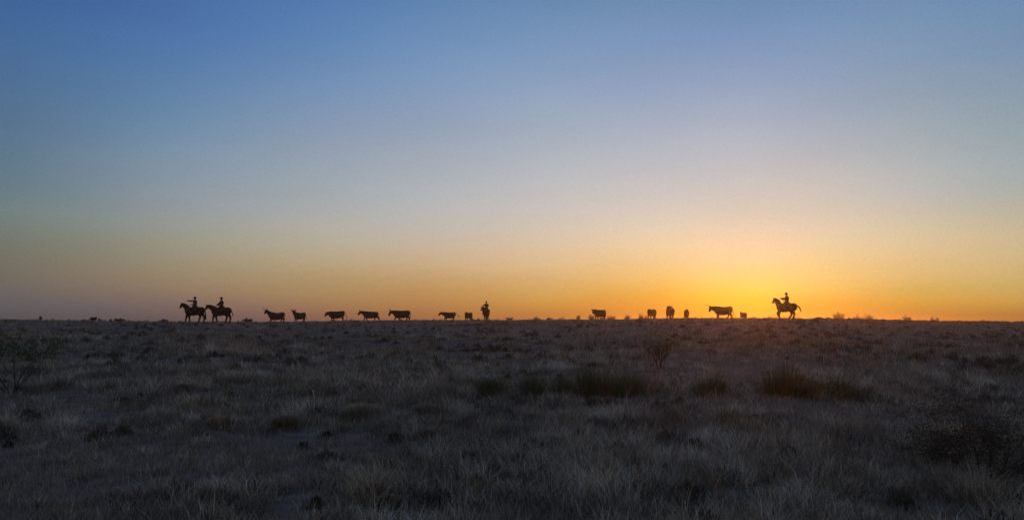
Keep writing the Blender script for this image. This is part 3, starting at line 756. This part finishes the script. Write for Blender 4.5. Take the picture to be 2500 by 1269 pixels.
def rider(h, label, larm, rarm, hat, shirt, lean=0.0, point=None, look=(1, 0, -.05), top=0.0):
    """larm, rarm: (elbow, wrist) in the horse's local axes"""
    root = empty("person", h.location + Vector((0, 0, SEAT)), h.rotation_euler.z)
    tag(root, label, "person", "riders on horseback")
    hipz = SEAT + .10
    pel = V3(-.04, 0, hipz); ch = V3(-.04 + lean, 0, hipz + .36); nk = V3(-.03 + lean * 1.2, 0, hipz + .50); hd = nk + V3(.02, 0, .165)
    lk = Vector(look).normalized(); ls = Vector((0, 0, 1)).cross(lk).normalized(); lu = lk.cross(ls).normalized()
    sh = {1: ch + V3(0, .19, .08), -1: ch + V3(0, -.19, .08)}
    arms = {1: larm, -1: rarm}
    leg = {}
    for sg in (1, -1): leg[sg] = (pel + V3(.02, sg * .10, -.02), V3(.34, sg * .385, SEAT - .34), V3(.14, sg * .395, .82), V3(.17, sg * .395, .76), V3(.35, sg * .405, .735))
    def torso(bm, g):
        chain(bm, [pel, lerp(pel, ch, .5), ch, ch + V3(0, 0, .07)], [(.19 + g, .155 + g), (.175 + g, .15 + g), (.21 + g, .17 + g), (.18 + g, .135 + g)], 14)
        chain(bm, [sh[1], sh[-1]], [.075 + g, .075 + g], 10)
    def armc(bm, sg, g):
        e, w_ = Vector(arms[sg][0]), Vector(arms[sg][1])
        chain(bm, [sh[sg], e, lerp(e, w_, .3), w_], [.074 + g, .064 + g, .062 + g, .042 + g], 10)
    def legc(bm, sg, g, n=4):
        a, k_, an, hl, to = leg[sg]
        chain(bm, [a, k_, lerp(k_, an, .3), an][:n], [.092 + g, .062 + g, .060 + g, .042 + g][:n], 10)
    bm = bmesh.new(); torso(bm, 0)
    for sg in (1, -1):
        armc(bm, sg, 0); legc(bm, sg, 0); a, k_, an, hl, to = leg[sg]
        chain(bm, [an, hl, to], [.042, .045, .032], 8)
        e, w_ = Vector(arms[sg][0]), Vector(arms[sg][1])
        pt = point == sg
        hand(bm, w_, (w_ - e), V3(0, 0, -1) if pt or abs((w_ - e).normalized().z) < .8 else V3(1, 0, 0), .15 if pt else .85, pt)
    chain(bm, [nk - V3(0, 0, .05), hd - V3(0, 0, .06)], [.070, .066], 10)
    rot = Matrix((lk, ls, lu)).transposed()
    ball(bm, hd + lu * .02 - lk * .01, (.095, .077, .112), rot, 14)
    ball(bm, hd - lu * .065 + lk * .035, (.055, .050, .045), rot, 10)                     # jaw and chin
    chain(bm, [hd + lk * .085 + lu * .02, hd + lk * .108 - lu * .02], [.012, .017], 6)       # nose
    ball(bm, hd + lk * .083 - lu * .055, (.014, .026, .011), rot, 6)                          # mouth
    for sg in (1, -1):
        ball(bm, hd + ls * sg * .08 - lk * .005, (.022, .011, .032), rot, 8)
        ball(bm, hd + lk * .080 + ls * sg * .030 + lu * .012, .014, None, 6)
    fuse(bm, "body", .0115, 2, m_skin, root, shift=(0, 0, -SEAT))
    bm = bmesh.new(); torso(bm, .014); [armc(bm, sg, .014) for sg in (1, -1)]
    chain(bm, [nk + V3(0, 0, -.06), nk + V3(0, 0, .005)], [.075, .068], 10)
    s_o = fuse(bm, "shirt", .016, 2, shirt, root, shift=(0, 0, -SEAT))
    bm = bmesh.new(); chain(bm, [pel + V3(0, 0, -.02), pel + V3(0, 0, .07)], [(.188, .148), (.182, .144)], 14)
    for sg in (1, -1): legc(bm, sg, .020)
    fuse(bm, "trousers", .018, 2, m_denim, root, shift=(0, 0, -SEAT))
    for sg in (1, -1):
        a, k_, an, hl, to = leg[sg]; bm = bmesh.new()
        chain(bm, [lerp(k_, an, .45), an, hl], [.078, .066, .058], 10); chain(bm, [hl + V3(-.03, 0, 0), lerp(hl, to, .6), to], [(.045, .05), (.046, .045), (.034, .030)], 10)
        ball(bm, hl + V3(-.03, 0, -.05), (.028, .03, .03), seg=8)
        fuse(bm, "boot", .014, 1, m_leather, root, shift=(0, 0, -SEAT))
    # hat: curled brim and creased crown
    bm = bmesh.new(); hc = hd + lu * (.062 + top)
    rings = []; nn = 28
    prof = [(.092, .085, .0), (.135, .125, .002), (.19, .165, .012), (.215, .185, .022)]
    def rg(rx, ry, z_, curl_=0.0):
        out = []
        for k in range(nn):
            a = 2 * math.pi * k / nn
            out.append(bm.verts.new(hc + lk * math.cos(a) * rx + ls * math.sin(a) * ry + lu * (z_ + curl_ * abs(math.sin(a)) ** 2)))
        return out
    seq = [rg(.178, .160, .0, .05), rg(.16, .145, -.008, .03), rg(.13, .118, -.010, .005), rg(.104, .094, -.010), rg(.112, .100, .0), rg(.106, .092, .07), rg(.094, .074, .135), rg(.055, .040, .145), rg(.02, .012, .118)]
    top_ring = seq
    for a_, b_ in zip(seq[:-1], seq[1:]):
        if a_ is seq[3]: continue
        for k in range(nn): bm.faces.new((a_[k], a_[(k + 1) % nn], b_[(k + 1) % nn], b_[k]))
    bm.faces.new(seq[-1])
    u0 = [rg(.178, .160, .010, .05), rg(.16, .145, .002, .03), rg(.13, .118, .0, .005), rg(.112, .100, .001)]
    for a_, b_ in zip(u0[:-1], u0[1:]):
        for k in range(nn): bm.faces.new((a_[k], a_[(k + 1) % nn], b_[(k + 1) % nn], b_[k]))
    for k in range(nn): bm.faces.new((seq[0][k], seq[0][(k + 1) % nn], u0[0][(k + 1) % nn], u0[0][k]))
    me = bm_mesh(bm, "hat"); me.transform(Matrix.Translation((0, 0, -SEAT)))
    hat_o = link("hat", me, hat, root)
    bm = bmesh.new(); ring_ = [hc + lk * math.cos(2 * math.pi * k / 24) * .114 + ls * math.sin(2 * math.pi * k / 24) * .103 + lu * .016 for k in range(25)]
    tube(bm, ring_, [(.006, .014)] * 25, 6); me = bm_mesh(bm, "hat_band"); me.transform(Matrix.Translation((0, 0, -SEAT)))
    link("hat_band", me, m_leather, hat_o)
    return root

h1 = horse(473.6, 74, "dark horse standing under the rider with the outstretched arm, leftmost of the horses", poll=(1.20, 0, 1.80), muz=(1.41, 0, 1.38),
           ff=(leg_f(.78), leg_f(.50)), hf=(leg_h(-.50), leg_h(-.88)), tail=[(-1.00, 1.22), (-1.06, .95), (-1.09, .65), (-1.12, .36), (-1.13, .28)], coat=m_black, rein_to=(.28, .05, 1.80), tail_r=.06)
rider(h1, "rider in a tall brown hat pointing straight ahead with one outstretched arm", larm=((.27, .24, 2.09), (.58, .24, 2.12)), rarm=((.05, -.27, 1.82), (.29, -.10, 1.76)), hat=m_felt, shirt=m_shirtg, point=1)
h2 = horse(538.6, 74, "dark horse with low head, its nose touching the rump of the horse in front", poll=(1.32, 0, 1.66), muz=(1.51, 0, 1.25),
           ff=(leg_f(.72), leg_f(.43)), hf=(leg_h(-.52), leg_h(-.82)), tail=[(-1.02, 1.16), (-1.10, .92), (-1.16, .74), (-1.20, .62)], coat=m_bay, rein_to=(.36, .05, 1.76), tail_r=.045)
rider(h2, "upright rider in a brown hat on the low headed horse, both hands low", larm=((.14, .25, 1.86), (.34, .12, 1.72)), rarm=((.14, -.25, 1.86), (.34, -.10, 1.72)), hat=m_felt, shirt=m_shirtd)
h3 = horse(1187, 99, "dark horse seen head on with its head lowered to the side, centre of the herd", theta=84, poll=(1.08, -.36, 1.70), muz=(1.26, -.52, 1.24),
           ff=(leg_f(.62), leg_f(.66)), hf=(leg_h(-.60), leg_h(-.84)), tail=[(-1.0, 1.2), (-1.03, .8), (-1.02, .5)], coat=m_bay, rein_to=(.30, -.25, 1.92))
rider(h3, "rider seen head on in a wide hat, one hand raised, centre of the herd", larm=((.06, .28, 1.86), (.26, .12, 1.74)), rarm=((.12, -.30, 1.90), (.30, -.36, 1.98)), hat=m_feltb, shirt=m_shirtg)
h4 = horse(1921, 71.5, "horse striding left with a lifted foreleg and arched flowing tail, last in the line", poll=(1.06, 0, 1.90), muz=(1.28, 0, 1.48),
           ff=([(.62, .98), (.90, .55), (.74, .20), (.60, .10)], leg_f(.66)), hf=([(-.34, .88), (-.44, .50), (-.16, .13), (-.10, .04)], [(-.58, .90), (-.80, .52), (-.66, .14), (-.62, .04)]),
           tail=[(-.98, 1.30), (-1.10, 1.24), (-1.22, 1.10), (-1.30, .92), (-1.36, .66)], coat=m_bay, rein_to=(.50, .05, 1.92), tail_r=.065)
rider(h4, "rider at the far right, one bent arm held out over the horse's neck", larm=((.18, .26, 1.90), (.42, .16, 1.99)), rarm=((.16, -.26, 1.88), (.44, -.10, 1.96)), hat=m_feltb, shirt=m_shirtd, lean=-.02, top=0)

# ------------------------------------------------------------------ shrubs, near to far
x, y = ground_at(30, 962)
shrub("mesquite_bush", x, y, 1.42, .85, "leafy green mesquite bush on thin crooked stems at the left edge", "bush", 21, stems=5, depth=2, per=24, leaf=.040, tint=[(.055, .09, .035), (.07, .11, .045)], r0=.015, lsp=.085, spread=.9, crown=.48, lift=1.6)
x, y = ground_at(1612, 902)
shrub("bare_shrub", x, y, .92, .50, "bare upright shrub, a fan of thin dark branches in open grass right of centre", "shrub", 5, stems=9, depth=2, per=4, leaf=.025, tint=OLIVE, r0=.016, spread=.8, lsp=.03, lift=1.6)
x, y = ground_at(2400, 1180)
x2, y2 = ground_at(2440, 905)
shrub("olive_bush", x2, y2, .55, .95, "wide sparse olive bush at the right edge, above the thorny one", "bush", 14, stems=9, depth=2, per=7, leaf=.03, tint=OLIVE, r0=.012, spread=1.8, lsp=.06, lift=.8)
shrub("thorn_bush", x, y, 1.05, .90, "wide dark thorny bush with arching twigs near the lower right corner", "bush", 8, stems=11, depth=2, per=14, leaf=.024, tint=OLIVE, r0=.013, spread=1.7, lsp=.055, lift=.8)

def fan_clump(name, px, py, h, w, label, seed, n=420, tint=GREEN, cat="plant", group=None, droop=.3, leafw=.008, soft=0):
    """stiff leaves fanning from one root: the leaf fan and the dead thatch below it"""
    x, y = ground_at(px, py); z = hz(x, y)
    r_ = np.random.RandomState(seed); root = empty(name, (x, y, z)); tag(root, label, cat, group)
    def fan(n, h, w, up, tints, wd):
        a = r_.rand(n) * 6.283; k = np.sqrt(r_.rand(n))
        base = np.stack([np.cos(a) * k * w * .35, np.sin(a) * k * w * .35, np.full(n, -.03)], -1)
        L = h * r_.uniform(.55, 1.05, n) * (1 - .25 * k); out = k * r_.uniform(.4, 1.1, n) * w * .55 * up
        c_ = np.array(tints)[r_.randint(0, len(tints), n)] * r_.uniform(.6, 1.4, n)[:, None]
        V = np.zeros((n, 7, 3)); f_ = r_.rand(n) * 6.283; o = np.stack([np.cos(f_), np.sin(f_), 0 * f_], -1) * (wd * .5)
        ax = np.stack([np.cos(a), np.sin(a)], -1)
        for j, (t1, wd_) in enumerate(((0, 1.0), (.4, 1.0), (.75, .7))):
            p = base.copy(); p[:, :2] += ax * (out * t1 ** 1.6)[:, None]; p[:, 2] += L * (t1 - droop * .35 * t1 ** 3)
            V[:, j * 2] = p - o * wd_; V[:, j * 2 + 1] = p + o * wd_
        p = base.copy(); p[:, :2] += ax * out[:, None]; p[:, 2] += L * (1 - droop * .35); V[:, 6] = p
        b_ = np.arange(n)[:, None] * 7
        lo = np.concatenate([b_ + [0, 1, 3, 2], b_ + [2, 3, 5, 4], b_ + [4, 5, 6]], 1).ravel()
        st = (np.arange(n)[:, None] * 11 + [0, 4, 8]).ravel()
        return V.reshape(-1, 3), lo, st, np.tile([4, 4, 3], n), np.repeat(c_[:, None], 7, 1).reshape(-1, 3)
    if soft:
        subs = []
        for q_ in range(soft):
            v_ = fan(n // soft, h * r_.uniform(.65, 1.05), w * r_.uniform(.45, .75), 1.15, tint, leafw)
            off = np.array([r_.uniform(-.5, .5) * w, r_.uniform(-.3, .3) * w, 0]); subs.append((v_[0] + off,) + v_[1:])
        link("leaves", np_mesh("leaves", *join(subs)), m_leaf, root)
    else:
        link("leaves", np_mesh("leaves", *fan(n, h, w, 1.0, tint, leafw)), m_leaf, root)
    link("thatch", np_mesh("thatch", *fan(n // 5, h * .40, w * .8, 1.0, [(.22, .17, .11), (.16, .12, .08)], leafw * .8)), m_leaf, root)
    return root
DG = [(.085, .122, .055), (.115, .145, .07), (.070, .095, .048)]
GC = "dark green plants in the middle of the grass"
for i, (px, py, h, w, lab) in enumerate([
    (1222, 962, .46, .66, "small dark green clump at the left end of the long green row in mid field"),
    (1345, 962, .54, .85, "rounded olive clump in the green row, left of the tallest one"),
    (1462, 966, .76, .72, "tallest dark green clump of upright blades in the middle of the field"),
    (1532, 968, .52, .60, "dark green clump low against the right side of the tallest one"),
    (1742, 972, .48, .46, "lone small green clump of stiff blades below the bare shrub, right of the green row"),
    (1912, 968, .66, .70, "dark green upright clump at the left end of the right hand group"),
    (1958, 972, .52, .52, "lower dark green clump pressed against the upright one in the right hand group"),
    (2052, 978, .54, .72, "broad olive clump at the right end of the right hand group")]):
    fan_clump("green_clump", px, py, h * 1.25, w, lab, 60 + i, n=560, tint=DG, group=GC, leafw=.009, soft=(3, 5, 6, 4, 4, 6, 4, 5)[i], droop=.15)
ST = [(.40, .33, .22), (.32, .25, .16), (.46, .39, .28)]
GB = "rounded bunchgrass mounds in the foreground"
for i, (px, py, h, w, lab) in enumerate([
    (888, 1022, .44, .50, "large rounded mound of blond grass with drooping tips, left of centre"),
    (1040, 1012, .38, .34, "smaller blond grass mound to the right of the large rounded one"),
    (695, 1042, .38, .34, "brownish grass mound left of the large rounded one, above a bare patch"),
    (540, 1040, .34, .30, "small dark grass mound near the left third of the field"),
    (450, 955, .32, .34, "small dark tuft far left in mid field, isolated in pale grass"),
    (945, 1242, .24, .20, "little upright tuft growing alone on the bare patch at the bottom"),
    (1050, 1068, .24, .42, "low wide dark mound below the smaller blond mound")]):
    fan_clump("grass_mound", px, py, h, w, lab, 90 + i, n=1700, tint=ST if i in (0, 1) else [(.30, .23, .15), (.22, .17, .11), (.36, .28, .19)], group=GB, droop=1.0, leafw=.006, cat="grass mound")

# shrubs standing on or just behind the crest
GS = "small shrubs along the skyline"
def sky_shrub(px, Y, top_y, wpx, label, seed, name="skyline_shrub", dens=10, lsp=.045, stems=6, tint=OLIVE, base=None, flat=.5, cat="shrub", shape=.7, leaf=None):
    x, y = xy_at(px, Y); z = hz(x, y)
    sight = EYE + (HZ - top_y) / F * Y
    k_ = 1.22 if Y > 150 else 1.0
    h = max(.25, sight - z) * (1 + (k_ - 1) * .5); w = wpx / F * Y * .5 * k_
    if leaf is None: leaf = .085 * Y / 100 + .02
    return shrub(name, x, y, h, w, label, cat, seed, stems=stems + 2, depth=1, per=int(dens * (2.8 if Y > 150 else 1.8)), leaf=leaf, tint=tint, r0=.012 + .012 * h, group=GS, crown=.30 if Y > 150 else .15, lsp=lsp * h + .02, z=z, spread=shape, flat=flat)
x, y = xy_at(362, 96); zt = EYE + (HZ - 772) / F * 96
bm = bmesh.new(); hp = zt - hz(x, y)
tube(bm, [(0, 0, -.2), (.01, 0, hp * .5), (.0, .01, hp)], [.022, .018, .012], 7)
r_ = empty("stake", (x, y, hz(x, y))); tag(r_, "thin upright stake alone on the left skyline", "stake")
link("rod", bm_mesh(bm, "rod"), m_bark, r_)
for k, a in enumerate([
    (99, 104, 771.5, 8, "tiny mop headed shrub on a thin stem, leftmost on the skyline", dict(stems=3, dens=14)),
    (204, 110, 779, 14, "very low rounded shrub on the left skyline beside a leaning ragged one", dict(dens=14)),
    (228, 104, 773.5, 20, "ragged shrub with a raised right tip on the left skyline", dict(dens=20, stems=7)),
    (242, 112, 777, 9, "small faint shrub tucked against the right of the ragged one", dict(dens=8)),
    (270, 116, 778.5, 8, "faint tiny shrub between two larger shrubs on the left skyline", dict(dens=6)),
    (289, 100, 776.5, 22, "dense flat shrub slanting up to the right on the left skyline", dict(dens=24, stems=8, shape=1.6)),
    (401, 100, 777.5, 24, "sprawling low shrub in front of the first horse on the skyline", dict(dens=10, shape=1.8)),
    (606, 95, 775.5, 26, "loose twiggy shrub between the second horse and the longhorn cow", dict(dens=9, shape=1.3)),
    (1153, 125, 776.5, 8, "wisp of shrub at the heels of the small calf", dict(dens=5)),
    (1168, 128, 776.5, 9, "faint shrub close in front of the centre horse", dict(dens=5)),
    (1244, 106, 773.5, 24, "twiggy flat topped shrub right of the centre horse", dict(dens=5, shape=1.2, leaf=.07)),
    (1297, 190, 779, 10, "tiny speck of shrub left of the domed distant shrub", dict(dens=4)),
    (1313, 190, 774, 24, "faint domed shrub far off right of the centre rider", dict(dens=5, shape=1.2)),
    (1341, 165, 776.5, 15, "low dark shrub right of the faint domed one", dict(dens=9)),
    (1371, 190, 775, 22, "thin airy shrub midway between centre rider and lone cow", dict(dens=5)),
    (1413, 210, 771.5, 12, "flat topped little tree left of the lone cow", dict(dens=7, shape=1.2, stems=4)),
    (1446, 180, 770, 18, "shrub under the chin of the lone cow", dict(dens=8)),
    (1469, 190, 770.5, 9, "shrub glimpsed between the legs of the lone cow", dict(dens=7)),
    (1490, 190, 771, 22, "airy shrub at the tail of the lone cow", dict(dens=6)),
    (1533, 210, 770.5, 18, "small spreading shrub midway between the lone cow and the low headed cow", dict(dens=6)),
    (1565, 210, 768, 11, "small round shrub in front of the low headed cow", dict(dens=8)),
    (1577, 210, 772, 7, "tiny shrub touching the low headed cow", dict(dens=6)),
    (1916, 200, 773, 14, "low wispy shrub seen between the legs of the striding horse", dict(dens=5, shape=1.5)),
    (2049, 240, 763.5, 30, "largest fan shaped shrub right of the last rider, tallest on the skyline", dict(dens=9, stems=8, shape=1.1)),
    (2074, 240, 774, 9, "little shrub between the fan shaped shrub and the dense low one", dict(dens=7)),
    (2092, 220, 769.5, 24, "dense low shrub with a dark heart right of the fan shaped one", dict(dens=13, stems=8, shape=1.3)),
    (2119, 240, 767.5, 20, "rounded open shrub beside the dense low one", dict(dens=8, stems=6)),
    (2214, 250, 771, 20, "flat topped wedge shaped shrub alone on the right skyline", dict(dens=10, stems=5, shape=1.0)),
    (2277, 260, 773.5, 10, "spiky narrow shrub on the right skyline, paired with a lower one", dict(dens=7, stems=4)),
    (2289, 260, 776.5, 9, "low spiky shrub right of the narrow one on the right skyline", dict(dens=6, stems=4)),
]):
    sky_shrub(a[0], a[1], a[2], a[3], a[4], 300 + k, **a[5])
# low scrub rising as bumps along the right-hand crest: too many and too merged to count
def scrub_line(x0, x1, n, seed):
    r_ = np.random.RandomState(seed); out = []
    for i in range(n):
        px = r_.uniform(x0, x1); yc = np.interp(px, CX, CY)
        s, y0 = crest(math.atan((px - 1250) / F)); Yd = float(y0) + r_.uniform(-3, 6)
        X0, Y0 = xy_at(px, Yd); h = r_.uniform(.10, .24) * (1 + .8 * (r_.rand() > .85)); w = r_.uniform(.25, .85)
        m = int(120 + 380 * w)
        a = r_.rand(m) * 6.28; rr = np.sqrt(r_.rand(m)) * w; zz_ = h * (1 - (rr / w) ** 2) * r_.rand(m) ** .5
        bx, by = X0 + np.cos(a) * rr, Y0 + np.sin(a) * rr * .6
        P = np.stack([bx, by, height(bx, by) + zz_], -1)
        c_ = np.array([[.06, .05, .03]]) * r_.uniform(.6, 1.4, m)[:, None]
        out.append(blades(P, np.full(m, .06), np.full(m, .035), r_.uniform(.2, .9, m), r_.rand(m) * 6.28, c_, True))
    return join(out)
tag(link("low_scrub", np_mesh("low_scrub", *scrub_line(1990, 2620, 130, 3)), m_leaf), "ragged low scrub fringing the right hand skyline", "scrub", kind="stuff")

# ------------------------------------------------------------------ haze box added to imitate a warm veil of lens glare
HAZE = 0.0006
if HAZE:
    bm = bmesh.new()
    bmesh.ops.create_cube(bm, size=1.0, matrix=Matrix.Translation((0, 0, 0)))
    me = bpy.data.meshes.new("haze")
    for v in bm.verts: v.co = Vector((v.co.x * 1320, v.co.y * 1320, -1.5 if v.co.z < 0 else 6.0))
    bm.to_mesh(me); bm.free()
    mh = bpy.data.materials.new("haze"); mh.use_nodes = True; t = mh.node_tree
    for n in list(t.nodes): t.nodes.remove(n)
    out = N(t, "ShaderNodeOutputMaterial"); pv = N(t, "ShaderNodeVolumePrincipled")
    pv.inputs["Color"].default_value = (1.0, .60, .36, 1); pv.inputs["Density"].default_value = HAZE; pv.inputs["Anisotropy"].default_value = .85
    t.links.new(pv.outputs[0], out.inputs["Volume"])
    tag(link("haze", me, mh), kind="stuff")
